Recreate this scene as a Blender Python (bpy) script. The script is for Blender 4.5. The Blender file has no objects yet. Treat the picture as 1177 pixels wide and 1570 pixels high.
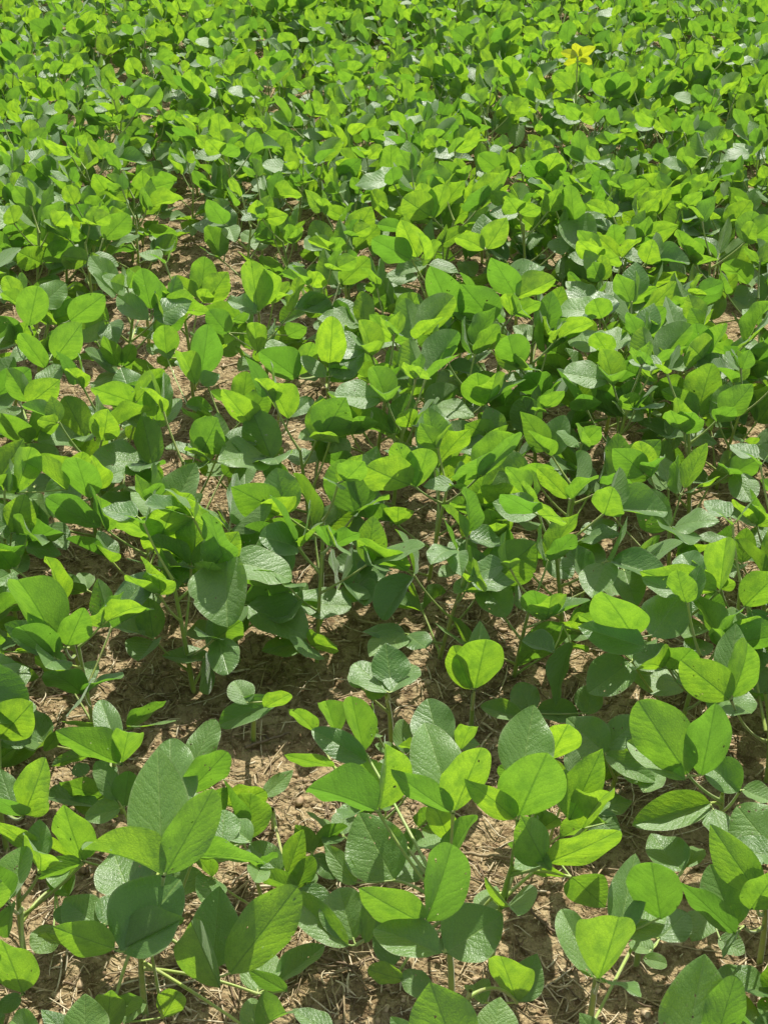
import bpy, math
import numpy as np
from mathutils import Vector, Matrix

# ------------------------------------------------------------------ camera, sky, sun, exposure
SC = bpy.context.scene
COL = SC.collection
CAM = np.array([0.0, 0.0, 1.45])
PITCH, VFOV = 32.0, 40.0
IW, IH = 1177.0, 1570.0
F = IH / 2 / math.tan(math.radians(VFOV / 2))
cd = bpy.data.cameras.new('camera'); cam = bpy.data.objects.new('camera', cd); COL.objects.link(cam)
cam.location = CAM; cam.rotation_euler = (math.radians(90 - PITCH), 0, 0)
cd.sensor_fit = 'VERTICAL'; cd.angle = math.radians(VFOV); cd.clip_start = 0.02; cd.clip_end = 900
SC.camera = cam
SUN_EL, SUN_AZ = 55.0, 14.0          # azimuth measured from +Y (ahead) towards +X (right)
W = bpy.data.worlds.new('World'); SC.world = W; W.use_nodes = True
wn = W.node_tree.nodes; bg = wn['Background']
sky = wn.new('ShaderNodeTexSky'); sky.sky_type = 'NISHITA'; sky.sun_disc = False
sky.sun_elevation = math.radians(SUN_EL); sky.sun_rotation = math.radians(SUN_AZ)
sky.air_density = 1.0; sky.dust_density = 1.5
hz = wn.new('ShaderNodeHueSaturation'); hz.inputs['Saturation'].default_value = 0.42      # thin bright haze in the sky
W.node_tree.links.new(sky.outputs[0], hz.inputs['Color']); W.node_tree.links.new(hz.outputs[0], bg.inputs[0]); bg.inputs[1].default_value = 0.125
sl = bpy.data.lights.new('sun', 'SUN'); sl.energy = 4.5; sl.angle = math.radians(0.55); sl.color = (1.0, 0.955, 0.87)
so = bpy.data.objects.new('sun', sl); COL.objects.link(so)
sd = np.array([math.sin(math.radians(SUN_AZ)) * math.cos(math.radians(SUN_EL)),
               math.cos(math.radians(SUN_AZ)) * math.cos(math.radians(SUN_EL)), math.sin(math.radians(SUN_EL))])
so.rotation_euler = Vector(-sd).to_track_quat('-Z', 'Y').to_euler()
SC.view_settings.view_transform = 'Standard'; SC.view_settings.look = 'None'
SC.view_settings.exposure = 0.63; SC.view_settings.gamma = 1.0
SC.render.resolution_x, SC.render.resolution_y = 767, 1024
SC.render.engine = 'CYCLES'
SC.cycles.max_bounces = 8; SC.cycles.transmission_bounces = 6; SC.cycles.diffuse_bounces = 4

RNG = np.random.default_rng(11)

# ------------------------------------------------------------------ maths helpers
def nrm(v):
    v = np.asarray(v, float); return v / (np.linalg.norm(v) + 1e-12)
_p = math.radians(PITCH)
FWD = np.array([0, math.cos(_p), -math.sin(_p)]); UPV = np.array([0, math.sin(_p), math.cos(_p)]); RT = np.array([1.0, 0, 0])
def ray(px, py):
    return FWD + RT * ((px - IW / 2) / F) + UPV * ((IH / 2 - py) / F)
def at_z(px, py, z):
    d = ray(px, py); return CAM + d * ((z - CAM[2]) / d[2])
def at_plane(px, py, p0, n):
    d = ray(px, py); return CAM + d * (np.dot(p0 - CAM, n) / np.dot(d, n))
def project(p):
    q = np.asarray(p, float) - CAM
    z = q @ FWD
    return IW / 2 + F * (q @ RT) / z, IH / 2 - F * (q @ UPV) / z, z

def hash2(ix, iy, s):
    h = (ix * 374761393 + iy * 668265263 + s * 974711) & 0xffffffff
    h = ((h ^ (h >> 13)) * 1274126177) & 0xffffffff
    return ((h ^ (h >> 16)) & 0xffff) / 65535.0
def vnoise(x, y, s=0):
    ix = np.floor(x).astype(np.int64); iy = np.floor(y).astype(np.int64)
    fx = x - ix; fy = y - iy; fx = fx * fx * (3 - 2 * fx); fy = fy * fy * (3 - 2 * fy)
    a = hash2(ix, iy, s); b = hash2(ix + 1, iy, s); c = hash2(ix, iy + 1, s); d = hash2(ix + 1, iy + 1, s)
    return (a * (1 - fx) + b * fx) * (1 - fy) + (c * (1 - fx) + d * fx) * fy - 0.5
def ground_h(x, y):
    x = np.asarray(x, float); y = np.asarray(y, float)
    return (0.030 * vnoise(x * 3.1, y * 3.1, 1) + 0.018 * vnoise(x * 11, y * 11, 2)
            + 0.015 * vnoise(x * 34, y * 34, 3) + 0.011 * vnoise(x * 80, y * 80, 4))

def mesh_from(name, V, Fq, mat, uv=None, tint=None, smooth=True, edge=None):
    """V (n,3); Fq list of (m,k) integer arrays"""
    me = bpy.data.meshes.new(name)
    V = np.asarray(V, np.float32)
    loops = np.concatenate([f.ravel() for f in Fq]).astype(np.int32)
    tot = np.concatenate([np.full(len(f), f.shape[1], np.int32) for f in Fq])
    st = np.concatenate([[0], np.cumsum(tot)[:-1]]).astype(np.int32)
    me.vertices.add(len(V)); me.vertices.foreach_set('co', V.ravel())
    me.loops.add(len(loops)); me.loops.foreach_set('vertex_index', loops)
    me.polygons.add(len(tot)); me.polygons.foreach_set('loop_start', st); me.polygons.foreach_set('loop_total', tot)
    me.update(calc_edges=True)
    if uv is not None:
        l = me.uv_layers.new(name='UVMap'); l.data.foreach_set('uv', np.asarray(uv, np.float32)[loops].ravel())
    if tint is not None:
        a = me.attributes.new('tint', 'FLOAT', 'POINT'); a.data.foreach_set('value', np.asarray(tint, np.float32))
    if edge is not None:
        a = me.attributes.new('edge', 'FLOAT', 'POINT'); a.data.foreach_set('value', np.asarray(edge, np.float32))
    me.polygons.foreach_set('use_smooth', np.full(len(tot), smooth))
    me.materials.append(mat)
    me.validate()
    return me
def link(name, data, parent=None):
    o = bpy.data.objects.new(name, data); COL.objects.link(o)
    if parent: o.parent = parent
    return o
def tag(o, label=None, cat=None, group=None, kind=None):
    if label: o['label'] = label
    if cat: o['category'] = cat
    if group: o['group'] = group
    if kind: o['kind'] = kind
    return o

# ------------------------------------------------------------------ node helpers, materials
class NT:
    def __init__(s, name):
        s.m = bpy.data.materials.new(name); s.m.use_nodes = True; s.t = s.m.node_tree
        s.t.nodes.clear(); s.out = s.t.nodes.new('ShaderNodeOutputMaterial')
    def n(s, typ, **kw):
        o = s.t.nodes.new(typ)
        for k, v in kw.items(): setattr(o, k, v)
        return o
    def set(s, sock, v):
        if isinstance(v, bpy.types.NodeSocket): s.t.links.new(v, sock)
        else: sock.default_value = v
    def math(s, op, a, b=0.0, c=None, clamp=False):
        o = s.n('ShaderNodeMath', operation=op, use_clamp=clamp); s.set(o.inputs[0], a); s.set(o.inputs[1], b)
        if c is not None: s.set(o.inputs[2], c)
        return o.outputs[0]
    def mix(s, f, a, b, blend='MIX'):
        o = s.n('ShaderNodeMix', data_type='RGBA', blend_type=blend)
        s.set(o.inputs[0], f)
        for i, v in ((6, a), (7, b)):
            s.set(o.inputs[i], v if isinstance(v, bpy.types.NodeSocket) else (*v, 1))
        return o.outputs[2]
    def step(s, v, a, b, lo=0.0, hi=1.0):
        o = s.n('ShaderNodeMapRange', interpolation_type='SMOOTHSTEP'); s.set(o.inputs[0], v)
        o.inputs[1].default_value = a; o.inputs[2].default_value = b; o.inputs[3].default_value = lo; o.inputs[4].default_value = hi
        return o.outputs[0]
    def noise(s, vec, scale, detail=3, rough=0.55):
        o = s.n('ShaderNodeTexNoise'); s.set(o.inputs['Vector'], vec); o.inputs['Scale'].default_value = scale
        o.inputs['Detail'].default_value = detail; o.inputs['Roughness'].default_value = rough
        return o.outputs[0]

def leaf_material(name, upA, upB, under, trA, trB, trans=0.5):
    t = NT(name)
    uv = t.n('ShaderNodeTexCoord').outputs['UV']
    sp = t.n('ShaderNodeSeparateXYZ'); t.set(sp.inputs[0], uv)
    X = t.math('ABSOLUTE', t.math('SUBTRACT', sp.outputs[0], 0.5)); Y = sp.outputs[1]
    rnd = t.n('ShaderNodeObjectInfo').outputs['Random']
    at = t.n('ShaderNodeAttribute'); at.attribute_name = 'tint'
    r = t.math('FRACT', t.math('ADD', rnd, at.outputs['Fac']))
    wob = t.noise(uv, 7.0, 3)
    s_ = t.math('ADD', t.math('MULTIPLY', t.math('SUBTRACT', Y, t.math('MULTIPLY', X, 0.72)), 8.0), t.math('MULTIPLY', wob, 1.3))
    tri = t.math('ABSOLUTE', t.math('SUBTRACT', t.math('FRACT', s_), 0.5))
    lat = t.math('MULTIPLY', t.step(tri, 0.0, 0.055, 1, 0), t.step(X, 0.30, 0.42, 1, 0))
    mid = t.step(X, 0.006, 0.020, 1, 0)
    vein = t.math('MAXIMUM', t.math('MULTIPLY', lat, 0.45), mid)
    # fine net of tertiary veins
    vo = t.n('ShaderNodeTexVoronoi', feature='DISTANCE_TO_EDGE'); t.set(vo.inputs['Vector'], uv); vo.inputs['Scale'].default_value = 26
    net = t.step(vo.outputs[0], 0.0, 0.12, 1, 0)
    blot = t.noise(uv, 3.5, 3)
    objc = t.n('ShaderNodeTexCoord').outputs['Object']
    back = t.n('ShaderNodeNewGeometry').outputs['Backfacing']
    up = t.mix(r, upA, upB)
    up = t.mix(t.step(blot, 0.35, 0.7, 0, 0.45), up, tuple(c * 1.35 for c in upB))
    up = t.mix(t.math('MULTIPLY', vein, 0.5), up, (upB[0] * 2.1, upB[1] * 1.7, upB[2] * 1.8))
    ed = t.n('ShaderNodeAttribute'); ed.attribute_name = 'edge'
    edge = t.step(ed.outputs['Fac'], .90, 1.0, 0, .55)
    up = t.mix(edge, up, (.30, .38, .16))
    n4 = t.n('ShaderNodeTexNoise', noise_dimensions='4D'); t.set(n4.inputs['Vector'], uv); t.set(n4.inputs['W'], t.math('MULTIPLY', r, 60.0))
    n4.inputs['Scale'].default_value = 11; n4.inputs['Detail'].default_value = 1
    some = t.math('GREATER_THAN', t.math('FRACT', t.math('MULTIPLY', r, 7.3)), 0.55)      # only some leaves are chewed or spotted
    spk = t.math('MULTIPLY', t.step(n4.outputs[0], .685, .71, 0, .7), some)
    up = t.mix(spk, up, (.26, .24, .12))
    dif = t.mix(back, up, under)
    tr = t.mix(r, trA, trB)
    tr = t.mix(t.step(blot, 0.38, 0.66, 0, 0.6), tr, tuple(c * 0.72 for c in trA))
    tr = t.mix(t.math('ADD', t.math('MULTIPLY', vein, 0.55), t.math('MULTIPLY', net, 0.36)), tr, (trA[0] * .45, trA[1] * .5, trA[2] * .5))
    # height: pillows between the side veins, wrinkles
    h = t.math('ADD', t.math('MULTIPLY', t.step(tri, 0.0, 0.35), 0.34),
               t.math('ADD', t.math('MULTIPLY', t.step(vo.outputs[0], 0, 0.25), 0.22), t.math('MULTIPLY', t.noise(uv, 8, 2), 0.65)))
    h = t.math('SUBTRACT', h, t.math('MULTIPLY', mid, 0.7))
    bp = t.n('ShaderNodeBump'); bp.inputs['Strength'].default_value = 0.42; bp.inputs['Distance'].default_value = 0.0022
    t.set(bp.inputs['Height'], h)
    p = t.n('ShaderNodeBsdfPrincipled'); t.set(p.inputs['Base Color'], dif)
    t.set(p.inputs['Roughness'], t.math('MULTIPLY_ADD', back, 0.20, t.math('MULTIPLY_ADD', r, 0.12, 0.37)))
    p.inputs['Specular IOR Level'].default_value = 0.95
    t.set(p.inputs['Sheen Weight'], t.math('MULTIPLY_ADD', back, -0.35, 0.55)); p.inputs['Sheen Roughness'].default_value = 0.45
    t.set(p.inputs['Normal'], bp.outputs[0])
    tl = t.n('ShaderNodeBsdfTranslucent'); t.set(tl.inputs[0], tr); 
    b2 = t.n('ShaderNodeBump'); b2.inputs['Strength'].default_value = 0.55; b2.inputs['Distance'].default_value = 0.0016
    t.set(b2.inputs['Height'], h); t.set(tl.inputs['Normal'], b2.outputs[0])
    mx = t.n('ShaderNodeMixShader'); mx.inputs[0].default_value = trans
    t.t.links.new(p.outputs[0], mx.inputs[1]); t.t.links.new(tl.outputs[0], mx.inputs[2])
    tp = t.n('ShaderNodeBsdfTransparent'); hole = t.n('ShaderNodeMixShader')          # insect holes
    t.set(hole.inputs[0], t.math('MULTIPLY', t.math('GREATER_THAN', n4.outputs[0], .725), some))
    t.t.links.new(mx.outputs[0], hole.inputs[1]); t.t.links.new(tp.outputs[0], hole.inputs[2])
    t.t.links.new(hole.outputs[0], t.out.inputs[0])
    return t.m
M_LEAF = leaf_material('soybean_leaf', (.090, .210, .036), (.160, .310, .055), (.15, .27, .06), (.15, .36, .022), (.38, .62, .020))
M_YEL = leaf_material('yellowing_leaf', (.24, .32, .03), (.32, .38, .03), (.34, .40, .06), (.50, .58, .015), (.58, .62, .02))

def stem_material():
    t = NT('green_stem')
    rnd = t.n('ShaderNodeObjectInfo').outputs['Random']
    at = t.n('ShaderNodeAttribute'); at.attribute_name = 'tint'
    r = t.math('FRACT', t.math('ADD', rnd, at.outputs['Fac']))
    oc = t.n('ShaderNodeTexCoord').outputs['Object']
    c = t.mix(r, (.19, .30, .045), (.34, .42, .07))
    c = t.mix(t.step(t.noise(oc, 60, 3), .45, .7), c, (.30, .34, .11))
    c = t.mix(t.step(t.noise(oc, 18, 2), .56, .70, 0, .6), c, (.26, .20, .09))
    p = t.n('ShaderNodeBsdfPrincipled'); t.set(p.inputs['Base Color'], c); p.inputs['Roughness'].default_value = 0.5
    p.inputs['Sheen Weight'].default_value = 0.3
    p.inputs['Subsurface Weight'].default_value = 0.0
    bp = t.n('ShaderNodeBump'); bp.inputs['Strength'].default_value = 0.4; bp.inputs['Distance'].default_value = 0.001
    t.set(bp.inputs['Height'], t.noise(oc, 300, 2)); t.set(p.inputs['Normal'], bp.outputs[0])
    t.t.links.new(p.outputs[0], t.out.inputs[0]); return t.m
M_STEM = stem_material()

def soil_material():
    t = NT('sandy_soil')
    oc = t.n('ShaderNodeTexCoord').outputs['Object']
    a = t.noise(oc, 7, 5); b = t.noise(oc, 55, 5, .65); c3 = t.noise(oc, 260, 3, .6)
    col = t.mix(t.step(a, .35, .68), (.35, .265, .138), (.45, .35, .195))
    col = t.mix(t.step(b, .44, .62), col, (.19, .13, .065))
    col = t.mix(t.step(c3, .58, .70), col, (.52, .42, .25))
    vo = t.n('ShaderNodeTexVoronoi', feature='F1'); t.set(vo.inputs['Vector'], oc); vo.inputs['Scale'].default_value = 120
    h = t.math('ADD', t.math('MULTIPLY', b, .8), t.math('ADD', t.math('MULTIPLY', c3, .35), t.math('MULTIPLY', vo.outputs[0], -.5)))
    bp = t.n('ShaderNodeBump'); bp.inputs['Strength'].default_value = 1.0; bp.inputs['Distance'].default_value = 0.016
    t.set(bp.inputs['Height'], h)
    p = t.n('ShaderNodeBsdfPrincipled'); t.set(p.inputs['Base Color'], col); p.inputs['Roughness'].default_value = .95
    p.inputs['Specular IOR Level'].default_value = .15
    t.set(p.inputs['Normal'], bp.outputs[0]); t.t.links.new(p.outputs[0], t.out.inputs[0]); return t.m
M_SOIL = soil_material()
def litter_material(name, ca, cb, cc):
    t = NT(name)
    at = t.n('ShaderNodeAttribute'); at.attribute_name = 'tint'
    oc = t.n('ShaderNodeTexCoord').outputs['Object']
    c = t.mix(t.step(at.outputs['Fac'], 0.0, .6), ca, cb)
    c = t.mix(t.step(at.outputs['Fac'], .6, 1.0), c, cc)
    c = t.mix(t.step(t.noise(oc, 160, 3), .4, .75, 0, .5), c, tuple(v * .5 for v in ca))
    p = t.n('ShaderNodeBsdfPrincipled'); t.set(p.inputs['Base Color'], c); p.inputs['Roughness'].default_value = .75
    t.t.links.new(p.outputs[0], t.out.inputs[0]); return t.m
M_STRAW = litter_material('dry_straw', (.15, .10, .055), (.46, .36, .20), (.66, .57, .40))
M_CLOD = litter_material('soil_crumb', (.30, .20, .11), (.42, .30, .17), (.52, .40, .25))
M_TWIG = litter_material('dark_bark', (.07, .05, .035), (.13, .095, .06), (.2, .15, .1))

# ------------------------------------------------------------------ ground
def graded(lo, a, b, hi, step, grow):
    mid = list(np.arange(a, b, step)); s = step; v = mid[-1]; up = []
    while v < hi: s *= grow; v += s; up.append(v)
    s = step; v = a; dn = []
    while v > lo: s *= grow; v -= s; dn.append(v)
    return np.array(dn[::-1] + mid + up)
gx = graded(-400, -0.95, 0.95, 400, .0085, 1.13); gy = graded(-300, 0.85, 2.6, 600, .0085, 1.10)
GX, GY = np.meshgrid(gx, gy)
GZ = ground_h(GX, GY)
nx, ny = len(gx), len(gy)
ii = np.arange(nx * ny).reshape(ny, nx)
Q = np.stack([ii[:-1, :-1], ii[:-1, 1:], ii[1:, 1:], ii[1:, :-1]], -1).reshape(-1, 4)
g = link('ground', mesh_from('ground', np.stack([GX, GY, GZ], -1).reshape(-1, 3), [Q], M_SOIL))
tag(g, kind='structure')
def soil_pt(px, py):
    p = at_z(px, py, 0.0); return np.array([p[0], p[1], float(ground_h(p[0], p[1]))])

# ------------------------------------------------------------------ leaflet shapes
def leaflet_geo(nu, nv, fold, bend, cup, wave, ph, tipsharp, asym, quilt, twist):
    v = np.linspace(0, 1, nv + 1); v = v ** 0.92
    u = np.linspace(-1, 1, nu + 1)
    e1, e2 = 0.52, tipsharp
    vm = e1 / (e1 + e2); h = (v ** e1 * (1 - v) ** e2) / (vm ** e1 * (1 - vm) ** e2) * 0.5
    h[0] = 0.012; h[-1] = 0.004
    U, V = np.meshgrid(u, v); H = h[:, None] * np.ones_like(U)
    side = np.where(U < 0, 1 + asym, 1 - asym)
    x = U * H * side
    ax = np.abs(x)
    vv = V + 0.10 * ax * (1 - V)            # basal lobes hardly reach back
    f = fold * (1 - 0.45 * V)
    X = np.sign(x) * ax * np.cos(f); Z = ax * np.sin(f)
    Z = Z + cup * (ax * 2) ** 2 * 0.5
    Z = Z + wave * np.abs(U) ** 2.5 * np.sin(2 * math.pi * (1.6 + 0.5 * (U > 0)) * V + ph + 2.1 * (U > 0)) * np.minimum(1, 4 * V) * np.minimum(1, 5 * (1 - V) + .2)
    s = (V - 0.72 * ax) * 8
    tri = np.abs(s - np.floor(s) - 0.5)
    Z = Z + quilt * np.minimum(1, tri * 2.4) * (1 - np.abs(U) ** 3) * np.minimum(1, ax * 14)
    # bend along the length
    if abs(bend) > 1e-3:
        th = bend * vv; R = 1 / bend
        yy = R * np.sin(th) - Z * np.sin(th); zz = R * (1 - np.cos(th)) + Z * np.cos(th)
    else: yy, zz = vv, Z
    tw = twist * (V - .2)
    X2 = X * np.cos(tw) - zz * np.sin(tw) * .6; Z2 = zz + X * np.sin(tw)
    P = np.stack([X2, yy, Z2], -1).reshape(-1, 3)
    uv = np.stack([x + 0.5, V], -1).reshape(-1, 2)
    i = np.arange((nu + 1) * (nv + 1)).reshape(nv + 1, nu + 1)
    q = np.stack([i[:-1, :-1], i[:-1, 1:], i[1:, 1:], i[1:, :-1]], -1).reshape(-1, 4)
    return P, q, uv
NVAR = 22
VAR = []
for k in range(NVAR):
    fold = RNG.uniform(.10, .62) if k % 3 else RNG.uniform(-.12, .25)
    VAR.append(dict(fold=fold, bend=RNG.uniform(-.75, .35), cup=RNG.uniform(-.15, .30), wave=RNG.uniform(.012, .05),
                    ph=RNG.uniform(0, 6.28), tipsharp=RNG.uniform(.55, .98), asym=RNG.uniform(-.08, .08), quilt=RNG.uniform(.004, .015),
                    twist=RNG.uniform(-.35, .35)))
HI = [leaflet_geo(18, 30, **p) for p in VAR]
LO = [leaflet_geo(8, 11, **{**p, 'quilt': 0}) for p in VAR]
XS = [leaflet_geo(4, 6, **{**p, 'quilt': 0}) for p in VAR]
EDGE = np.tile(np.abs(np.linspace(-1, 1, 19)), 31)
HI_ME = [mesh_from('leaflet', P, [q], M_LEAF, uv, edge=EDGE) for (P, q, uv) in HI]
HI_ME_Y = [mesh_from('leaflet_yellow', P, [q], M_YEL, uv) for (P, q, uv) in HI]
FLATVARS = [i for i in range(NVAR) if abs(VAR[i]['bend']) < .55]

def tube(pts, rad, sides=7):
    pts = np.asarray(pts, float); n = len(pts)
    rad = np.broadcast_to(np.asarray(rad, float), (n,))
    T = np.gradient(pts, axis=0); T /= np.linalg.norm(T, axis=1)[:, None] + 1e-9
    ref = np.array([.31, .22, .92]) if abs(T[0] @ np.array([.31, .22, .92])) < .9 else np.array([1., 0, 0])
    A = np.cross(T, ref); A /= np.linalg.norm(A, axis=1)[:, None]; B = np.cross(T, A)
    a = np.linspace(0, 2 * math.pi, sides, endpoint=False)
    V = pts[:, None] + rad[:, None, None] * (np.cos(a)[None, :, None] * A[:, None] + np.sin(a)[None, :, None] * B[:, None])
    i = np.arange(n * sides).reshape(n, sides); j = np.roll(i, -1, 1)
    q = np.stack([i[:-1], j[:-1], j[1:], i[1:]], -1).reshape(-1, 4)
    return V.reshape(-1, 3), q
def bez(a, b, c, n=9):
    t = np.linspace(0, 1, n)[:, None]; return (1 - t) ** 2 * a + 2 * t * (1 - t) * b + t * t * c
class MB:
    def __init__(s): s.V = []; s.Q = []; s.U = []; s.T = []; s.n = 0
    def add(s, V, q, uv=None, tint=0.0):
        s.V.append(V); s.Q.append(q + s.n); s.U.append(uv if uv is not None else np.zeros((len(V), 2)))
        s.T.append(np.full(len(V), tint)); s.n += len(V)
    def mesh(s, name, mat):
        return mesh_from(name, np.concatenate(s.V), [np.concatenate(s.Q)], mat, np.concatenate(s.U), np.concatenate(s.T))

# ------------------------------------------------------------------ plant data -> objects
def frame(base, d, n, L, Wd):
    d = nrm(d); n = n - d * (n @ d); n = nrm(n); x = np.cross(d, n)
    M = np.eye(4); M[:3, 0] = x * Wd; M[:3, 1] = d * L; M[:3, 2] = n * math.sqrt(L * Wd); M[:3, 3] = base
    return M
def leaf_tubes(lf, sides=7):
    """petiole and petiolules"""
    m = len(lf['pet']); rr = lf.get('r', .0023) * np.linspace(1, .72, m); rr[0] *= 1.35; rr[-1] *= 1.45; rr[1] *= 1.1   # swollen joints
    out = [tube(lf['pet'], rr, sides)]
    e = lf['pet'][-1]
    for (M, k) in lf['lets']:
        b = M[:3, 3]
        if np.linalg.norm(b - e) > .0015:
            out.append(tube(np.stack([e, (e + b) / 2, b + nrm(M[:3, 1]) * .003]), .0013, 5))
    return out
def build_plant(name, data, full=True, yellow=()):
    root = link(name, None); root.empty_display_size = .05
    V, q = tube(data['stem'], np.linspace(.0046, .0028, len(data['stem'])), 8)
    link('stem', mesh_from('stem', V, [q], M_STEM), root)
    for li, lf in enumerate(data['leaves']):
        y = li in yellow
        if full:
            mb = MB()
            for V, q in leaf_tubes(lf): mb.add(V, q, None, RNG.random())
            L = link('leaf', mb.mesh('petiole', M_STEM), root)
            for (M, k) in lf['lets']:
                o = link('leaflet', (HI_ME_Y if y else HI_ME)[k], L); o.matrix_basis = Matrix(M.tolist())
        else:
            mb = MB()
            nt = 0
            for V, q in leaf_tubes(lf, 5): mb.add(V, q, None, RNG.random()); nt += len(q)
            for (M, k) in lf['lets']:
                P, q, uv = LO[k]
                mb.add(P @ M[:3, :3].T + M[:3, 3], q, uv, RNG.random())
            me = mb.mesh('leaf', M_STEM); me.materials.append(M_YEL if y else M_LEAF)
            mi = np.ones(len(me.polygons), np.int32); mi[:nt] = 0; me.polygons.foreach_set('material_index', mi)
            link('leaf', me, root)
    return root
def copy_plant(src, loc, rz, sc):
    r = src.copy(); COL.objects.link(r); r.location = loc; r.rotation_euler = (0, 0, rz); r.scale = (sc, sc, sc)
    for ch in src.children:
        c = ch.copy(); COL.objects.link(c); c.parent = r
        for gch in ch.children:
            d = gch.copy(); COL.objects.link(d); d.parent = c
    return r

SUNH = nrm(np.array([sd[0], sd[1], 0]))
def rotz(v, a):
    c, s = math.cos(a), math.sin(a); return np.array([c * v[0] - s * v[1], s * v[0] + c * v[1], v[2]])
def make_leaf(node, heading, size, R, upright):
    """three leaflets at a node; blades turn towards the sun"""
    lets = []
    for j, off in ((0, 0.0), (-1, -1.15), (1, 1.15)):
        hd = rotz(heading, off + R.normal(0, .18))
        cls = 0 if R.random() < .34 + .50 * upright else (1 if R.random() < .70 else 2)
        al = (R.uniform(-.1, .5), R.uniform(1.68, 2.0), R.uniform(.8, 1.7))[cls]
        e = R.normal(-.02, .16) if cls == 1 else R.normal(.25 + .60 * upright, .28) if j == 0 else R.normal(.35 + .72 * upright, .28)
        e = min(max(e, -.5), 1.35)
        d = hd * math.cos(e) + np.array([0, 0, 1]) * math.sin(e)
        n = rotz(SUNH, R.normal(0, .6 if cls != 1 else .3)) * math.cos(al) + np.array([0, 0, 1]) * math.sin(al) - hd * .35 * (0 if cls == 1 else 1 if j else .3)
        L = size * (1.1 if j == 0 else R.uniform(.9, 1.0)); Wd = L * R.uniform(.62, .84)
        b = node + (heading * .012 + np.array([0, 0, .008]) if j == 0 else hd * .003)
        lets.append((frame(b, d, n, L, Wd), int(R.integers(NVAR))))
    return lets
def gen_plant(R, H=.21, nleaf=8, lsize=.085):
    lean = R.normal(0, .02, 2)
    stem = np.array([[0, 0, -.02], [lean[0] * .3, lean[1] * .3, H * .35], [lean[0] * .7, lean[1] * .7, H * .7], [lean[0], lean[1], H]])
    st = bez(stem[0], stem[1] * 1.0, stem[3], 8)
    leaves = []; ang = R.uniform(0, 6.28)
    for i in range(nleaf):
        f = .18 + .82 * (i / (nleaf - 1)); S = st[min(7, int(round(f * 7)))]
        ang += 2.4 + R.normal(0, .35)
        hd = np.array([math.cos(ang), math.sin(ang), 0])
        top = i / (nleaf - 1)
        pl = R.uniform(.07, .13) * (1.1 - .35 * top)
        pe = R.uniform(.45, .95) + .25 * top
        node = S + hd * pl * math.cos(pe) + np.array([0, 0, pl * math.sin(pe)])
        pet = bez(S, S + hd * pl * .55 * math.cos(pe) + np.array([0, 0, pl * .3]), node, 7)
        sz = lsize * R.uniform(.82, 1.15) * (.78 if i == 0 else 1) * (1.0 if i < nleaf - 1 else .72)
        leaves.append(dict(pet=pet, lets=make_leaf(node, hd, sz, R, .25 + .75 * top)))
    return dict(stem=st, leaves=leaves)

# ------------------------------------------------------------------ plants whose leaves the photograph shows one by one
GROUP = 'soybean plants in the field'
ZUP = np.array([0, 0, 1.0])
HINT = {'b': (0.10, .95, .22), 'u': (-.05, -.52, .85), 'f': (0, -.12, 1.0), 'm': (.1, .75, .65),
        'l': (-.80, .45, .40), 'r': (.80, .45, .40)}
def hand_leaf(stem_top, stem_base, node_px, z, lets, R):
    nx_, ny_ = node_px
    N = at_z(nx_, ny_, z)
    out = []
    for spec in lets:
        bx, by, tx, ty, wpx, code = spec[:6]
        n = nrm(np.array(HINT[code]) + R.normal(0, .10, 3))
        B = at_z(bx, by, z) if abs(bx - nx_) + abs(by - ny_) > 1 else N
        T = at_plane(tx, ty, B, n)
        d = T - B; L = float(np.linalg.norm(d)); d = d / L
        # a blade lying too far along the line of sight: tilt it back
        if L > .145:
            n2 = nrm(n + .8 * nrm(CAM - B) * (1 if code in 'uf' else -1)); T = at_plane(tx, ty, B, n2)
            d = T - B; L = float(np.linalg.norm(d)); d = d / L; n = n2
        L = min(L, .15)
        n = nrm(n - d * (n @ d)); w = np.cross(d, n)
        mid = B + d * L * .5
        p0 = project(mid - w * .01); p1 = project(mid + w * .01)
        s = math.hypot(p1[0] - p0[0], p1[1] - p0[1]) / .02
        Wd = wpx / max(s, 1e-3) * 1.04
        Wd = min(max(Wd, .46 * L), .98 * L)
        k = int(FLATVARS[R.integers(len(FLATVARS))]) if wpx > 36 else int(R.integers(NVAR))
        out.append((frame(B, d, n, L * 1.03, Wd), k))
    t = R.uniform(.45, .95); S = stem_base * (1 - t) + stem_top * t
    dz = N[2] - S[2]
    C = np.array([S[0] + .55 * (N[0] - S[0]), S[1] + .55 * (N[1] - S[1]), S[2] + dz * (.25 if dz > 0 else .1) + .012])
    return dict(pet=bez(S, C, N, 10), lets=out, r=.0024)

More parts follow.
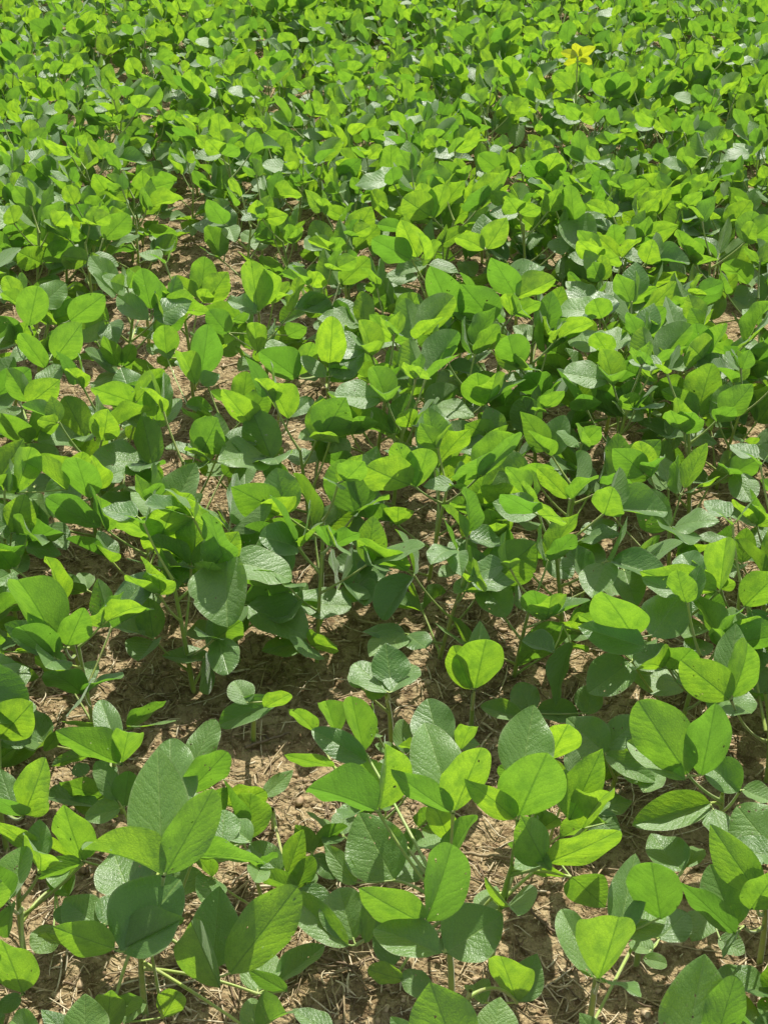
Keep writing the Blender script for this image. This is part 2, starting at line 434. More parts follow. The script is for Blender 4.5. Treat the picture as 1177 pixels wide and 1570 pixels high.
HAND = [
 # (stem foot px), label, leaves [(node px, z, [(base, tip, width, side)...])]
 ((222, 1548), 'large soybean plant lower left whose top leaf is one broad grey-green upright blade', [
   ((251, 1343), .265, [(249, 1330, 241, 1152, 96, 'u'), (250, 1342, 138, 1274, 62, 'b'), (254, 1341, 326, 1219, 62, 'b')]),
   ((262, 1282), .20, [(262, 1262, 262, 1136, 84, 'u'), (287, 1217, 347, 1155, 52, 'b'), (292, 1180, 330, 1105, 46, 'u')]),
   ((297, 1314), .245, [(297, 1314, 408, 1305, 54, 'b'), (340, 1296, 345, 1246, 60, 'f'), (385, 1292, 340, 1252, 50, 'f')]),
   ((178, 1457), .20, [(176, 1455, 84, 1425, 112, 'b'), (182, 1458, 280, 1404, 56, 'b'), (190, 1462, 272, 1350, 116, 'u')]),
   ((130, 1412), .13, [(130, 1412, 83, 1398, 36, 'f'), (150, 1420, 100, 1380, 70, 'f'), (160, 1420, 190, 1370, 60, 'f')]),
   ((335, 1498), .14, [(326, 1487, 335, 1364, 76, 'u'), (352, 1494, 453, 1364, 46, 'b'), (338, 1515, 290, 1412, 26, 'l')]),
   ((200, 1375), .12, [(200, 1375, 172, 1300, 92, 'f'), (215, 1378, 245, 1325, 60, 'f')]),
   ((395, 1524), .07, [(440, 1521, 382, 1489, 28, 'm'), (424, 1507, 496, 1454, 42, 'f'), (395, 1520, 402, 1448, 62, 'f')]),
   ((165, 1585), .12, [(165, 1585, 172, 1494, 36, 'b'), (185, 1560, 212, 1508, 32, 'b')]),
   ((397, 1590), .10, [(397, 1580, 446, 1531, 34, 'b'), (393, 1585, 384, 1529, 42, 'u'), (508, 1585, 450, 1553, 38, 'f')]),
   ((250, 1560), .06, [(250, 1560, 275, 1518, 26, 'b'), (190, 1570, 220, 1530, 30, 'f')])]),
 ((40, 1480), 'soybean plant on the left edge with long bare leaf stalks reaching towards the frame', [
   ((60, 1340), .20, [(54, 1302, -12, 1250, 40, 'b'), (62, 1336, 70, 1274, 36, 'b'), (62, 1320, 62, 1258, 44, 'u')]),
   ((129, 1322), .17, [(128, 1320, 96, 1248, 56, 'b'), (130, 1316, 138, 1270, 26, 'r'), (128, 1323, 60, 1340, 24, 'm')]),
   ((14, 1384), .24, [(14, 1380, 40, 1298, 54, 'u'), (18, 1386, 12, 1434, 34, 'l'), (10, 1380, -30, 1330, 50, 'b')]),
   ((36, 1524), .15, [(35, 1522, 4, 1435, 56, 'b'), (33, 1526, -8, 1552, 26, 'u')]),
   ((85, 1360), .09, [(105, 1375, 85, 1325, 44, 'f'), (85, 1420, 55, 1460, 50, 'f'), (98, 1450, 70, 1440, 50, 'm')])]),
 ((10, 1300), 'soybean plant cut by the left edge below the bare sandy patch', [
   ((37, 1251), .21, [(35, 1251, -18, 1210, 56, 'b'), (38, 1249, 74, 1161, 28, 'r'), (20, 1235, 0, 1180, 40, 'u')]),
   ((0, 1132), .14, [(0, 1132, 56, 1071, 30, 'b'), (-10, 1130, 48, 1122, 50, 'f')])]),
 ((140, 1605), 'soybean plant at the bottom left with round dark leaves running out of the frame', [
   ((130, 1606), .20, [(130, 1604, 132, 1526, 86, 'u'), (115, 1600, 65, 1550, 40, 'u'), (60, 1595, 12, 1558, 50, 'f')])]),
 ((188, 1240), 'soybean plant with low clustered dark leaves left of the broad grey-green blade', [
   ((186, 1172), .17, [(183, 1171, 88, 1128, 54, 'b'), (187, 1170, 199, 1112, 26, 'b'), (182, 1150, 152, 1068, 40, 'u')]),
   ((147, 1117), .13, [(147, 1117, 94, 1104, 26, 'm'), (92, 1122, 70, 1150, 18, 'm'), (135, 1160, 82, 1166, 16, 'm')]),
   ((160, 1230), .08, [(152, 1238, 64, 1212, 36, 'f'), (163, 1226, 94, 1196, 40, 'm'), (108, 1216, 183, 1252, 28, 'u')]),
   ((168, 1226), .09, [(165, 1228, 189, 1192, 26, 'u'), (130, 1190, 118, 1172, 30, 'f'), (150, 1195, 180, 1180, 30, 'f')])]),
 ((692, 1518), 'soybean plant at bottom centre with many crowded stems and a round dark leaf in front', [
   ((580, 1245), .22, [(577, 1244, 477, 1193, 72, 'b'), (581, 1241, 609, 1127, 42, 'r'), (590, 1236, 598, 1200, 26, 'f')]),
   ((561, 1156), .17, [(558, 1152, 538, 1074, 52, 'b'), (516, 1126, 500, 1072, 44, 'b'), (562, 1168, 479, 1116, 48, 'u')]),
   ((512, 1176), .12, [(512, 1176, 438, 1160, 26, 'm'), (482, 1122, 446, 1073, 32, 'b')]),
   ((694, 1247), .235, [(690, 1236, 652, 1104, 84, 'u'), (692, 1246, 600, 1191, 48, 'b'), (697, 1244, 736, 1144, 42, 'b')]),
   ((680, 1160), .15, [(676, 1152, 655, 1072, 68, 'u'), (706, 1150, 720, 1106, 32, 'b'), (640, 1150, 612, 1138, 22, 'm')]),
   ((690, 1292), .16, [(690, 1292, 664, 1228, 48, 'b'), (684, 1330, 722, 1244, 34, 'l'), (675, 1300, 640, 1280, 36, 'f')]),
   ((604, 1350), .13, [(604, 1350, 552, 1250, 96, 'u'), (545, 1356, 496, 1294, 28, 'u'), (610, 1350, 650, 1310, 44, 'f')]),
   ((651, 1418), .21, [(648, 1416, 552, 1366, 78, 'b'), (652, 1413, 706, 1284, 38, 'r'), (672, 1462, 574, 1412, 74, 'f')]),
   ((683, 1462), .14, [(684, 1461, 768, 1405, 98, 'u'), (680, 1460, 650, 1440, 50, 'f')]),
   ((545, 1449), .12, [(534, 1451, 446, 1371, 36, 'u'), (542, 1441, 518, 1362, 76, 'u'), (558, 1446, 566, 1388, 22, 'r')]),
   ((612, 1490), .09, [(602, 1482, 578, 1398, 44, 'u'), (618, 1502, 564, 1490, 30, 'm'), (660, 1530, 620, 1490, 40, 'f')])]),
 ((700, 1640), 'soybean plant at the bottom edge centre with one wide rounded leaf cut by the frame', [
   ((700, 1622), .24, [(700, 1620, 662, 1519, 106, 'b'), (755, 1600, 766, 1531, 72, 'u'), (640, 1610, 600, 1560, 40, 'u')]),
   ((792, 1537), .10, [(792, 1537, 768, 1464, 48, 'b'), (790, 1535, 822, 1464, 56, 'u'), (740, 1540, 725, 1500, 40, 'f')])]),
 ((752, 1482), 'soybean plant right of centre with long curved yellow-green stalks over bare straw', [
   ((793, 1258), .23, [(798, 1200, 816, 1086, 86, 'u'), (795, 1252, 838, 1153, 100, 'b'), (789, 1256, 714, 1188, 32, 'b')]),
   ((842, 1170), .17, [(842, 1165, 870, 1108, 32, 'b'), (872, 1258, 922, 1147, 38, 'b'), (868, 1245, 866, 1180, 40, 'u')]),
   ((836, 1327), .20, [(836, 1324, 794, 1248, 30, 'l'), (838, 1323, 946, 1283, 58, 'b'), (845, 1335, 812, 1300, 22, 'u')]),
   ((875, 1345), .17, [(875, 1345, 925, 1385, 60, 'b'), (872, 1345, 818, 1345, 28, 'm'), (840, 1300, 790, 1330, 40, 'f')]),
   ((895, 1270), .15, [(892, 1272, 931, 1188, 26, 'b'), (930, 1262, 862, 1262, 26, 'm'), (900, 1255, 925, 1220, 40, 'f')]),
   ((735, 1400), .10, [(735, 1400, 760, 1355, 40, 'f'), (770, 1395, 795, 1370, 30, 'm')])]),
 ((905, 1560), 'small soybean plant lower right with one fan-shaped bright top leaf on a straight stem', [
   ((917, 1504), .20, [(917, 1502, 948, 1417, 92, 'b'), (911, 1500, 860, 1392, 44, 'u'), (926, 1506, 984, 1502, 24, 'm')])]),
 ((975, 1480), 'soybean plant lower right with one tall pale green blade above dark shaded leaves', [
   ((947, 1436), .18, [(947, 1436, 972, 1313, 50, 'u'), (1012, 1410, 998, 1320, 84, 'm'), (950, 1430, 1020, 1400, 60, 'f')]),
   ((1010, 1440), .10, [(1010, 1440, 1050, 1400, 60, 'f'), (1000, 1460, 965, 1440, 50, 'f'), (985, 1470, 1025, 1475, 26, 'u'), ]),
   ((1045, 1336), .10, [(1045, 1336, 998, 1284, 62, 'f'), (1050, 1330, 1075, 1290, 30, 'f')]),
   ((890, 1605), .12, [(920, 1600, 888, 1554, 34, 'u')])]),
 ((1075, 1650), 'soybean plant in the bottom right corner with one very large crinkled upright leaf', [
   ((1050, 1625), .22, [(1050, 1622, 1075, 1464, 116, 'u'), (1092, 1610, 1126, 1500, 32, 'b')]),
   ((1140, 1600), .10, [(1140, 1600, 1135, 1520, 66, 'f'), (1165, 1600, 1190, 1550, 50, 'f')])]),
 ((1165, 1470), 'soybean plant on the right edge with a long tapering leaf above folded bright leaves', [
   ((1140, 1420), .16, [(1126, 1432, 1044, 1349, 28, 'm'), (1126, 1422, 1088, 1328, 78, 'u'), (1130, 1428, 1113, 1472, 26, 'l')]),
   ((1160, 1372), .22, [(1162, 1372, 1090, 1268, 62, 'b'), (1150, 1395, 1190, 1335, 64, 'b'), (1192, 1312, 1130, 1238, 84, 'u')]),
   ((1080, 1370), .09, [(1090, 1400, 1060, 1440, 50, 'f'), (1100, 1440, 1140, 1460, 50, 'f')])]),
 ((1095, 1330), 'soybean plant on the right with a flat dark leaf lying over the shaded soil', [
   ((1088, 1232), .14, [(1088, 1232, 970, 1266, 58, 'u'), (1092, 1240, 1120, 1300, 50, 'f')]),
   ((1055, 1189), .21, [(1053, 1188, 980, 1084, 86, 'b'), (1074, 1190, 1096, 1088, 42, 'b'), (1050, 1196, 964, 1140, 38, 'u')]),
   ((1133, 1213), .20, [(1133, 1213, 1082, 1170, 74, 'u'), (1137, 1210, 1180, 1230, 50, 'f')])]),
 ((935, 1225), 'soybean plant with low round dark leaves in the shade right of centre', [
   ((928, 1155), .12, [(928, 1155, 868, 1104, 68, 'u'), (926, 1148, 978, 1104, 48, 'u'), (926, 1156, 1002, 1196, 32, 'u')]),
   ((1010, 1200), .09, [(1010, 1200, 950, 1160, 50, 'f'), (985, 1215, 1015, 1180, 40, 'f')])]),
 ((822, 1120), 'young low soybean plant with four small round leaves flat over the soil', [
   ((818, 1094), .07, [(802, 1102, 738, 1084, 32, 'u'), (815, 1092, 794, 1048, 44, 'u'), (822, 1088, 886, 1094, 38, 'u'), (900, 1096, 906, 1052, 44, 'u')])]),
 ((722, 1118), 'single small soybean seedling with one bright fan leaf on a short straight stem', [
   ((727, 1058), .125, [(728, 1056, 744, 978, 76, 'b'), (722, 1057, 694, 990, 28, 'l'), (732, 1040, 735, 955, 40, 'u')])]),
 ((985, 1055), 'soybean plant below the upper right stalks with a bright leaf half in shadow', [
   ((972, 977), .21, [(970, 976, 924, 898, 84, 'b'), (998, 976, 1052, 898, 74, 'u'), (988, 992, 888, 962, 52, 'u')]),
   ((1100, 908), .24, [(1098, 906, 984, 888, 54, 'b'), (1103, 905, 1112, 822, 42, 'b'), (1070, 890, 1045, 845, 50, 'u')]),
   ((862, 960), .16, [(862, 956, 794, 1016, 42, 'b'), (876, 985, 838, 1076, 26, 'l'), (850, 1000, 800, 985, 36, 'f')]),
   ((1055, 1050), .10, [(1056, 1052, 964, 1022, 58, 'f'), (1050, 1000, 1090, 990, 40, 'f')])]),
 ((1175, 1195), 'soybean plant on the right edge with an arched stalk and a bright cupped leaf', [
   ((1120, 1073), .21, [(1118, 1073, 1044, 1012, 68, 'b'), (1116, 1056, 1126, 960, 58, 'u'), (1121, 1069, 1162, 974, 36, 'r')]),
   ((1145, 930), .20, [(1140, 930, 1190, 880, 60, 'm'), (1150, 935, 1175, 985, 40, 'u')])]),
 ((128, 1060), 'soybean plant on the left with one broad bright leaf standing upright above its dark twin', [
   ((100, 993), .20, [(86, 990, 34, 872, 84, 'b'), (98, 995, 8, 958, 38, 'u'), (104, 990, 130, 930, 50, 'b')]),
   ((95, 922), .19, [(95, 922, 82, 842, 22, 'r'), (20, 872, -6, 836, 50, 'b'), (-5, 930, 20, 875, 50, 'u')]),
   ((60, 1000), .10, [(58, 996, 26, 1000, 24, 'm'), (-10, 1000, 25, 985, 50, 'f')])]),
 ((600, 1135), 'thin soybean plant with brown bare stems behind the centre of the soil gap', [
   ((598, 1062), .14, [(594, 1062, 545, 1018, 52, 'f'), (600, 1062, 634, 1010, 54, 'f'), (600, 1050, 590, 990, 60, 'u')]),
   ((555, 1055), .12, [(555, 1055, 538, 1020, 30, 'u'), (560, 1060, 590, 1065, 26, 'u')])]),
 ((420, 1260), 'low soybean plant in the bare soil gap with a wavy bright leaf', [
   ((392, 1240), .09, [(345, 1236, 405, 1214, 46, 'b'), (404, 1221, 449, 1184, 28, 'u')]),
   ((440, 1342), .09, [(432, 1342, 384, 1294, 46, 'u'), (440, 1341, 463, 1274, 20, 'r'), (456, 1366, 398, 1334, 30, 'm'), (470, 1358, 485, 1340, 22, 'u')])]),
 ((388, 1130), 'soybean plant with a pale flat leaf at the upper end of the soil gap', [
   ((432, 1072), .15, [(428, 1074, 334, 1108, 28, 'u'), (405, 1085, 445, 1062, 24, 'b'), (380, 1080, 360, 1040, 50, 'u')])]),
 # ---- middle distance
 ((232, 700), 'soybean plant left of middle with a bright oval leaf pair before bare brown soil', [
   ((207, 618), .24, [(206, 618, 141, 592, 44, 'b'), (204, 612, 185, 563, 54, 'u'), (210, 616, 250, 566, 36, 'b')]),
   ((240, 655), .20, [(239, 651, 246, 578, 46, 'b'), (242, 656, 276, 611, 34, 'u'), (231, 656, 190, 628, 28, 'u')]),
   ((185, 652), .16, [(185, 652, 124, 626, 26, 'u'), (190, 655, 200, 622, 40, 'f')])]),
 ((25, 690), 'soybean plant on the left edge by dark soil with leaves opened like a book', [
   ((45, 620), .24, [(45, 620, 94, 580, 46, 'b'), (44, 616, 15, 568, 26, 'l'), (60, 600, 90, 560, 36, 'u')]),
   ((53, 676), .18, [(53, 676, 86, 618, 42, 'b'), (45, 680, -10, 630, 50, 'b'), (60, 676, 90, 655, 36, 'u')])]),
 ((150, 720), 'small soybean plant standing alone on the left bare soil with ribbed bright leaves', [
   ((135, 690), .10, [(135, 690, 120, 664, 40, 'b'), (148, 690, 158, 664, 24, 'r'), (115, 670, 95, 648, 26, 'f')])]),
 ((60, 800), 'soybean plant at left middle with three tall overlapping bright blades', [
   ((25, 756), .24, [(25, 756, 50, 684, 46, 'b'), (104, 752, 40, 694, 36, 'b'), (30, 755, -15, 735, 40, 'b')]),
   ((138, 765), .22, [(136, 764, 118, 700, 58, 'b'), (152, 750, 152, 690, 34, 'r'), (160, 735, 190, 715, 30, 'u')])]),
 ((60, 560), 'soybean plant in the left middle with large smooth upright leaves in a tight bunch', [
   ((45, 500), .26, [(45, 500, 58, 438, 50, 'b'), (30, 468, 5, 445, 40, 'b'), (60, 470, 100, 435, 44, 'u')]),
   ((108, 492), .24, [(108, 491, 160, 452, 46, 'b'), (85, 550, 130, 492, 52, 'b'), (70, 565, 33, 510, 34, 'b')]),
   ((30, 520), .2, [(30, 520, -5, 485, 36, 'b'), (50, 525, 25, 560, 40, 'f')])]),
 ((230, 540), 'soybean plant left of middle with pale leaflets on either side', [
   ((233, 478), .24, [(232, 474, 217, 416, 42, 'b'), (228, 490, 180, 454, 32, 'u'), (236, 486, 292, 460, 42, 'u')]),
   ((190, 562), .14, [(182, 562, 160, 514, 32, 'b'), (190, 562, 205, 528, 24, 'b'), (175, 562, 150, 538, 24, 'u')])]),
 ((300, 650), 'soybean plant left of middle with one long pointed leaf on a thin stalk', [
   ((305, 582), .25, [(308, 578, 320, 498, 50, 'b'), (300, 590, 280, 530, 38, 'b'), (310, 590, 335, 570, 34, 'u')]),
   ((256, 548), .2, [(256, 546, 252, 494, 42, 'b'), (262, 550, 240, 520, 30, 'u'), (285, 620, 325, 628, 24, 'u')])]),
 ((400, 530), 'soybean plant near the middle with a tall rounded leaf over a pale upturned one', [
   ((395, 480), .25, [(396, 478, 384, 404, 52, 'b'), (394, 481, 348, 452, 30, 'u'), (405, 470, 412, 408, 40, 'b')]),
   ((350, 510), .2, [(350, 512, 320, 478, 36, 'b'), (395, 540, 390, 490, 32, 'b'), (440, 515, 470, 500, 46, 'b')])]),
 ((505, 650), 'soybean plant in the middle with a pointed bright leaf over a glossy white-lit leaf', [
   ((505, 578), .25, [(505, 566, 510, 488, 46, 'b'), (508, 577, 557, 538, 42, 'u'), (500, 578, 464, 548, 24, 'u')]),
   ((456, 580), .22, [(456, 580, 400, 538, 54, 'b'), (458, 575, 480, 525, 32, 'b'), (450, 575, 415, 525, 40, 'u')])]),
 ((425, 710), 'soybean plant in the middle with a ribbed oval leaf standing over the soil', [
   ((442, 642), .22, [(442, 642, 415, 580, 52, 'b'), (390, 656, 342, 600, 48, 'b'), (445, 640, 480, 605, 30, 'u')])]),
 ((790, 520), 'soybean plant right of middle with one tall straight top stem and three bright leaves', [
   ((789, 455), .29, [(788, 451, 754, 392, 48, 'b'), (790, 456, 850, 430, 40, 'b'), (785, 442, 826, 398, 44, 'u')]),
   ((745, 384), .27, [(742, 383, 700, 354, 34, 'b'), (746, 382, 776, 338, 40, 'b'), (742, 378, 740, 330, 40, 'u')])]),
 ((705, 560), 'soybean plant right of middle with two large ribbed leaves lying side by side', [
   ((697, 490), .26, [(697, 488, 660, 412, 56, 'b'), (756, 494, 708, 434, 64, 'b'), (690, 500, 640, 478, 40, 'u')]),
   ((632, 400), .28, [(630, 398, 572, 368, 46, 'b'), (650, 398, 648, 350, 28, 'r'), (640, 395, 615, 340, 44, 'b')])]),
]
R0 = np.random.default_rng(5)
feet = []; hand_roots = []
hand_imgpts = []; small = []
for (fx, fy), label, leaves in HAND:
    foot = soil_pt(fx, fy)
    nodes = np.array([at_z(*lf[0], lf[1]) for lf in leaves])
    c = nodes.mean(0); hi = nodes[:, 2].max()
    H = max(.05, hi * .72)
    top = np.array([foot[0] + .35 * np.clip(c[0] - foot[0], -.12, .12), foot[1] + .35 * np.clip(c[1] - foot[1], -.12, .12), H])
    lv = []
    for npx, z, lets in leaves:
        lf = hand_leaf(top, foot, npx, z, lets, R0)
        lv.append(lf)
        for (M, k) in lf['lets']: hand_imgpts.append(M[:3, 3] + M[:3, 1] * .5)
    stem = bez(foot - ZUP * .02, np.array([foot[0], foot[1], H * .5]), top, 8)
    sub = lambda p: p - foot
    data = dict(stem=sub(stem), leaves=[])
    for lf in lv:
        ls = []
        for (M, k) in lf['lets']:
            M2 = M.copy(); M2[:3, 3] -= foot; ls.append((M2, k))
        data['leaves'].append(dict(pet=sub(lf['pet']), lets=ls, r=lf['r']))
    r = build_plant('soybean_plant', data); r.location = foot
    tag(r, label, 'soybean plant', GROUP)
    feet.append(foot[:2]); hand_roots.append(r)
feet = np.array(feet)

# ------------------------------------------------------------------ the rest of the field
PROTO = [gen_plant(np.random.default_rng(100 + i), H=RNG.uniform(.17, .24), nleaf=int(RNG.integers(7, 10)), lsize=RNG.uniform(.078, .094)) for i in range(16)]
SMALL = [gen_plant(np.random.default_rng(300 + i), H=RNG.uniform(.10, .13), nleaf=5, lsize=RNG.uniform(.070, .080)) for i in range(4)]
# soil gaps that show in the photograph (pixel on the ground, radius in metres)
GAPS = [(at_z(px, py, 0)[:2], r) for px, py, r in [
    (440, 1270, .14), (400, 1140, .09), (470, 1530, .12), (720, 1320, .10), (860, 1440, .10), (740, 1220, .09), (940, 1240, .07), (60, 1100, .10), (60, 1180, .07),
    (830, 1060, .04), (680, 1060, .04), (850, 1530, .10), (1050, 1500, .10), (60, 1030, .07),
    (130, 570, .20), (160, 690, .18), (330, 540, .17), (320, 400, .18), (220, 340, .17), (210, 180, .20), (330, 660, .15), (270, 470, .13), (600, 530, .09), (590, 410, .09), (760, 320, .16), (960, 360, .15), (470, 430, .11), (60, 470, .08), (720, 500, .08), (860, 430, .08),
    (1140, 290, .14), (560, 160, .08), (1140, 470, .10), (1060, 580, .10), (370, 300, .08), (980, 300, .10)]]
pts = []; small = []
Rp = np.random.default_rng(21)
CELL = .16
grid = {}
def ok(p, r):
    k = (int(p[0] // CELL), int(p[1] // CELL))
    for a in range(-2, 3):
        for b in range(-2, 3):
            for q in grid.get((k[0] + a, k[1] + b), ()):
                if (q[0] - p[0]) ** 2 + (q[1] - p[1]) ** 2 < r * r: return False
    return True
def put(p): grid.setdefault((int(p[0] // CELL), int(p[1] // CELL)), []).append(p)
for f in feet: put((f[0], f[1]))
NEARHAND = at_z(0, 1135, 0)[1]
def halfwidth(y): return .5 * IW / F * math.hypot(y, 1.45) * 1.02
for _ in range(60000):
    y = .55 + (15 - .55) * Rp.random() ** 1.35
    hw = halfwidth(y) + 1.3
    p = (Rp.uniform(-hw, hw), y)
    rr = (.120 if y < 2.0 else .146 if y < 3.3 else .112) + .014 * Rp.random()
    if any((p[0] - c[0]) ** 2 + (p[1] - c[1]) ** 2 < r * r for c, r in GAPS): continue
    if not ok(p, rr): continue
    # the hand-built foreground keeps its own spacing
    px, py, _z = project((p[0], p[1], 0.0))
    if 0 < px < IW and py > 1190:
        if py < 1560 and all((p[0] - f[0]) ** 2 + (p[1] - f[1]) ** 2 > .085 ** 2 for f in feet): small.append(p)
        continue
    put(p); pts.append(p)
# visible ones, nearest first
def vis(p):
    for z in (0.05, .3):
        for dx in (-.1, 0, .1):
            a, b, zz = project((p[0] + dx, p[1], z))
            if zz > .1 and -5 < a < IW + 5 and -5 < b < IH + 5: return True
    return False
inview = sorted([p for p in pts if vis(p)], key=lambda p: p[0] ** 2 + p[1] ** 2)
NIND = 299 - len(HAND) - 14
ind, rest = inview[:NIND], inview[NIND:]
rest += [p for p in pts if not vis(p)]
print('hand', len(HAND), 'in view', len(inview), 'individual', len(ind), 'stuff', len(rest))
NFULL = 95
full_src = {}; low_src = {}
def zone_label(p, i):
    px, py, _z = project((p[0], p[1], .2))
    lr = 'left' if px < IW / 3 else ('right' if px > IW * 2 / 3 else 'central')
    if py > 1130: return 'soybean plant mostly hidden at the near %s edge of the field' % lr
    if py > 760: return 'soybean plant in the near middle of the field, %s part' % lr
    if py > 480: return 'bushy soybean plant in the middle of the field, %s part' % lr
    if py > 250: return 'crowded soybean plant in the upper middle of the field, %s part' % lr
    return 'small crowded soybean plant far back in the field, %s part' % lr
Rc = np.random.default_rng(77)
for i, p in enumerate(ind):
    full = i < NFULL
    k = int(Rc.integers(len(PROTO)))
    rz = Rc.uniform(-.9, .9); sc = Rc.uniform(.84, 1.06) * (1 if p[1] < 2.8 else max(.84, 1 - .10 * (p[1] - 2.8)))
    loc = (p[0], p[1], float(ground_h(p[0], p[1])))
    tab = full_src if full else low_src
    if k not in tab:
        o = tab[k] = build_plant('soybean_plant', PROTO[k], full)
        o.location = loc; o.rotation_euler = (0, 0, rz); o.scale = (sc, sc, sc)
    else:
        o = copy_plant(tab[k], loc, rz, sc)
    tag(o, zone_label(p, i), 'soybean plant', GROUP)
# low young plants in the shade of the near ones
used = []
for p in small:
    if len(used) >= 14 or any((p[0] - q[0]) ** 2 + (p[1] - q[1]) ** 2 < .13 ** 2 for q in used): continue
    k = int(Rc.integers(len(SMALL)))
    loc = (p[0], p[1], float(ground_h(p[0], p[1])) - .012); rz = Rc.uniform(-.9, .9); sc = Rc.uniform(.7, .95)
    if 's%d' % k not in full_src:
        o = full_src['s%d' % k] = build_plant('soybean_plant', SMALL[k], True); o.location = loc; o.rotation_euler = (0, 0, rz); o.scale = (sc,) * 3
    else: o = copy_plant(full_src['s%d' % k], loc, rz, sc)
    px, py, _z = project((p[0], p[1], .05))
    tag(o, 'low soybean plant in the shade under the large near ones, %s part' % ('left' if px < IW / 3 else ('right' if px > IW * 2 / 3 else 'central')), 'soybean plant', GROUP)
    used.append(p)
print('small', len(used))
# everything farther back, and the field outside the frame, as one mass
TMPL = []
for d in PROTO:
    V = []; Q_ = []; U = []; T = []; n = 0; mi = []
    V0, q0 = tube(d['stem'], .0028, 4); V.append(V0); Q_.append(q0); U.append(np.zeros((len(V0), 2))); T.append(np.zeros(len(V0))); n += len(V0); mi.append(np.zeros(len(q0), np.int32))
    for lf in d['leaves']:
        V0, q0 = tube(lf['pet'][::3], .0019, 4); V.append(V0); Q_.append(q0 + n); U.append(np.zeros((len(V0), 2))); T.append(np.zeros(len(V0))); n += len(V0); mi.append(np.zeros(len(q0), np.int32))
        for (M, k) in lf['lets']:
            P, q, uv = XS[k]; V.append(P @ M[:3, :3].T + M[:3, 3]); Q_.append(q + n); U.append(uv); T.append(np.full(len(P), RNG.random())); n += len(P); mi.append(np.ones(len(q), np.int32))
    TMPL.append((np.concatenate(V), np.concatenate(Q_), np.concatenate(U), np.concatenate(T), np.concatenate(mi)))
V = []; Q_ = []; U = []; T = []; MI = []; n = 0
for p in rest:
    v, q, u, t_, mi = TMPL[int(Rc.integers(len(TMPL)))]
    a = Rc.uniform(-.9, .9); s = Rc.uniform(.84, 1.06) * (1 if p[1] < 2.8 else max(.84, 1 - .10 * (p[1] - 2.8))); c_, s_ = math.cos(a) * s, math.sin(a) * s
    w = np.stack([v[:, 0] * c_ - v[:, 1] * s_ + p[0], v[:, 0] * s_ + v[:, 1] * c_ + p[1], v[:, 2] * s + float(ground_h(p[0], p[1]))], -1)
    V.append(w); Q_.append(q + n); U.append(u); T.append((t_ + Rc.random()) % 1.0); MI.append(mi); n += len(v)
me = mesh_from('soybean_rows', np.concatenate(V), [np.concatenate(Q_)], M_STEM, np.concatenate(U), np.concatenate(T))
me.materials.append(M_LEAF); me.polygons.foreach_set('material_index', np.concatenate(MI))
fo = link('soybean_field', me)
tag(fo, 'dense mass of soybean leaves filling the farthest part of the field', 'soybean field', kind='stuff')

# the yellowing plant far back on the right
Ry = np.random.default_rng(3)
yn = at_z(885, 88, .36)
yfoot = np.array([yn[0] + .01, yn[1] + .02, float(ground_h(yn[0], yn[1]))]); ytop = np.array([yn[0] + .004, yn[1] + .008, .27])
yl = [hand_leaf(ytop, yfoot, (885, 88), .36, [(884, 84, 883, 62, 17, 'b'), (884, 86, 858, 78, 15, 'b'), (887, 86, 912, 74, 16, 'b')], Ry),
      hand_leaf(ytop, yfoot, (885, 94), .34, [(883, 94, 862, 92, 13, 'm'), (888, 94, 908, 92, 13, 'm'), (885, 92, 900, 80, 13, 'b')], Ry),
      hand_leaf(ytop, yfoot, (870, 125), .24, [(870, 125, 846, 112, 26, 'b'), (872, 125, 880, 96, 24, 'b'), (868, 127, 850, 132, 22, 'u')], Ry),
      hand_leaf(ytop, yfoot, (905, 128), .24, [(905, 128, 930, 112, 26, 'b'), (903, 128, 898, 100, 24, 'b'), (906, 128, 925, 135, 22, 'u')], Ry)]
yd = dict(stem=bez(yfoot - ZUP * .02, (yfoot + ytop) / 2, ytop, 8) - yfoot, leaves=[])
for lf in yl:
    ls = []
    for (M, k) in lf['lets']:
        M2 = M.copy(); M2[:3, 3] -= yfoot; ls.append((M2, k))
    yd['leaves'].append(dict(pet=lf['pet'] - yfoot, lets=ls, r=.0022))
yo = build_plant('soybean_plant', yd, True, yellow=(0, 1)); yo.location = yfoot
tag(yo, 'soybean plant with bright yellow leaves far back on the right', 'soybean plant', GROUP)

# ------------------------------------------------------------------ litter on the soil
Rl = np.random.default_rng(8)
mb = MB()
def strand(mb, x, y, L, w, a, lift, tint):
    m = 5; t = np.linspace(-.5, .5, m); cv = Rl.normal(0, .12) * L
    X = x + math.cos(a) * t * L - math.sin(a) * cv * (t * t) * 2; Yv = y + math.sin(a) * t * L + math.cos(a) * cv * (t * t) * 2
    Z = ground_h(X, Yv) * .6 + float(ground_h(x, y)) * .4 + lift + Rl.normal(0, .12) * L * t
    V, q = tube(np.stack([X, Yv, Z], -1), w * np.array([.7, 1, 1, .95, .5]), 5)
    mb.add(V, q, None, tint)
for _ in range(32000):
    y = .85 + 4.2 * Rl.random() ** 1.6; hw = halfwidth(y) + .25
    x = Rl.uniform(-hw, hw)
    if vnoise(np.array([x * 5.]), np.array([y * 5.]), 9)[0] < Rl.uniform(-.55, .12): continue
    L = Rl.choice([.012, .03, .06, .11], p=[.52, .3, .14, .04]) * Rl.uniform(.7, 1.3)
    strand(mb, x, y, L, Rl.uniform(.0005, .0014) * (1.5 if Rl.random() < .08 else 1), Rl.uniform(0, 6.28), Rl.uniform(.001, .007), Rl.random() ** 1.0)
sobj = link('straw_litter', mb.mesh('straw_litter', M_STRAW)); tag(sobj, 'dry pale straw and stubble scattered over the soil', 'straw', kind='stuff')
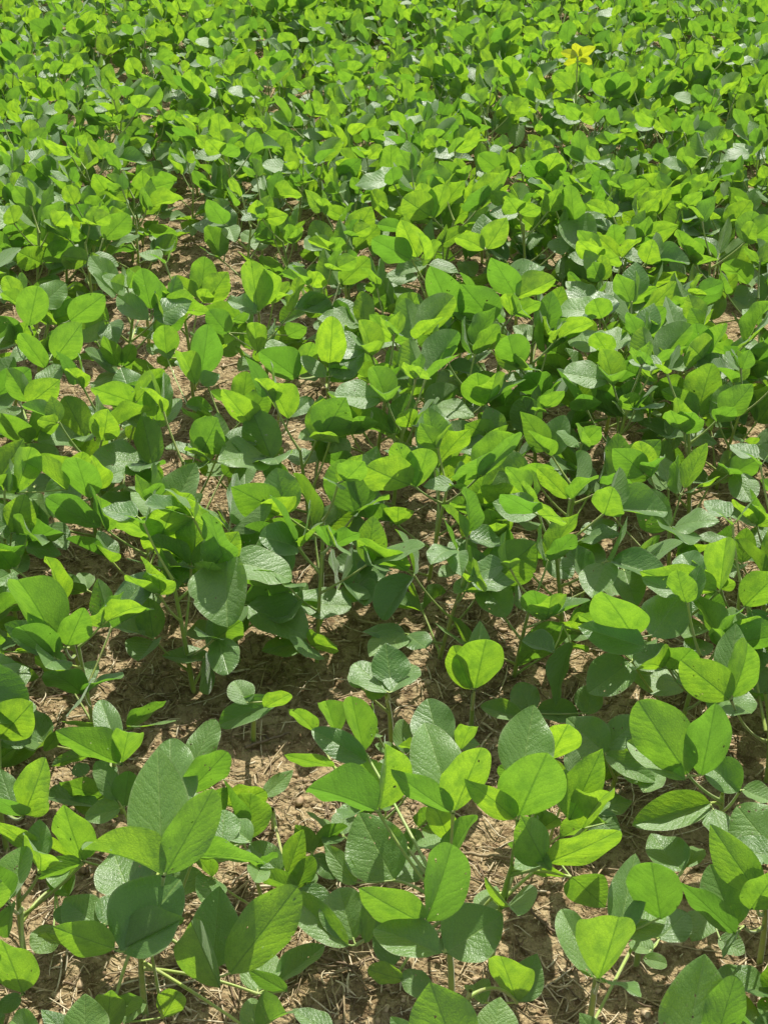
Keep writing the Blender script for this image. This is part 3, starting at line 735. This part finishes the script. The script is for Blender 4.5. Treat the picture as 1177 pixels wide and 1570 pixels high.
# crumbs
bmv = np.array([[1, 0, 0], [-1, 0, 0], [0, 1, 0], [0, -1, 0], [0, 0, 1], [0, 0, -1]], float)
bmf = np.array([[0, 2, 4], [2, 1, 4], [1, 3, 4], [3, 0, 4], [2, 0, 5], [1, 2, 5], [3, 1, 5], [0, 3, 5]])
mb = MB()
def subdiv(v, f):
    v = list(map(tuple, v)); cache = {}; nf = []
    def m(a, b):
        k = (min(a, b), max(a, b))
        if k not in cache:
            q = nrm((np.array(v[a]) + np.array(v[b])) / 2); cache[k] = len(v); v.append(tuple(q))
        return cache[k]
    for a, b, c in f:
        x, y, z = m(a, b), m(b, c), m(c, a); nf += [[a, x, z], [x, b, y], [z, y, c], [x, y, z]]
    return np.array(v), np.array(nf)
sv, sf = subdiv(bmv, bmf)
for _ in range(16000):
    y = .85 + 3.4 * Rl.random() ** 1.7; hw = halfwidth(y) + .2; x = Rl.uniform(-hw, hw)
    s = .0010 + .0050 * Rl.random() ** 5
    v = sv * (1 + Rl.normal(0, .30, (len(sv), 1))) * s * np.array([Rl.uniform(.7, 1.3), Rl.uniform(.7, 1.3), Rl.uniform(.5, .9)])
    mb.add(v + np.array([x, y, float(ground_h(x, y)) + s * .25]), sf, None, Rl.random())
cobj = link('soil_crumbs', mb.mesh('soil_crumbs', M_CLOD)); tag(cobj, 'loose crumbs and small clods of sandy soil', 'soil crumbs', kind='stuff')
# larger sticks one can point to
def stick(name, pa, pb, r, mat, label, cat, fork=None):
    a = soil_pt(*pa) + ZUP * (r + .003); b = soil_pt(*pb) + ZUP * (r + .004)
    t = np.linspace(0, 1, 9)[:, None]; P = a * (1 - t) + b * t
    P[:, :2] += Rl.normal(0, r * .5, (9, 2)); P[:, 2] = np.maximum(P[:, 2], ground_h(P[:, 0], P[:, 1]) + r * .6)
    mb = MB(); V, q = tube(P, r * np.linspace(1, .6, 9), 7); mb.add(V, q, None, Rl.random())
    if fork:
        c = soil_pt(*fork) + ZUP * .01; V, q = tube(bez(P[4], (P[4] + c) / 2 + ZUP * .004, c, 5), r * np.linspace(.7, .4, 5), 6); mb.add(V, q, None, Rl.random())
    tag(link(name, mb.mesh(name, mat)), label, cat)
stick('twig', (376, 1144), (444, 1117), .0028, M_TWIG, 'dark forked twig lying on the shaded soil below the pale flat leaf', 'twig', (405, 1126))
stick('straw_stalk', (484, 1478), (552, 1506), .0022, M_STRAW, 'thick pale straw stalk lying across the soil at bottom centre', 'straw stalk')
stick('straw_stalk', (504, 1500), (520, 1562), .0018, M_STRAW, 'greyish straw stalk pointing at the bottom edge of the photo', 'straw stalk')
stick('straw_stalk', (700, 1312), (790, 1326), .0026, M_STRAW, 'pale yellow stalk lying behind the crossing green stalks', 'straw stalk')
stick('straw_stalk', (736, 1108), (775, 1128), .0020, M_STRAW, 'short pale straw stalk beside the small fan-leaf seedling', 'straw stalk')
stick('straw_stalk', (462, 1245), (470, 1270), .0016, M_STRAW, 'thin upright straw stalk in the sunlit soil gap', 'straw stalk')
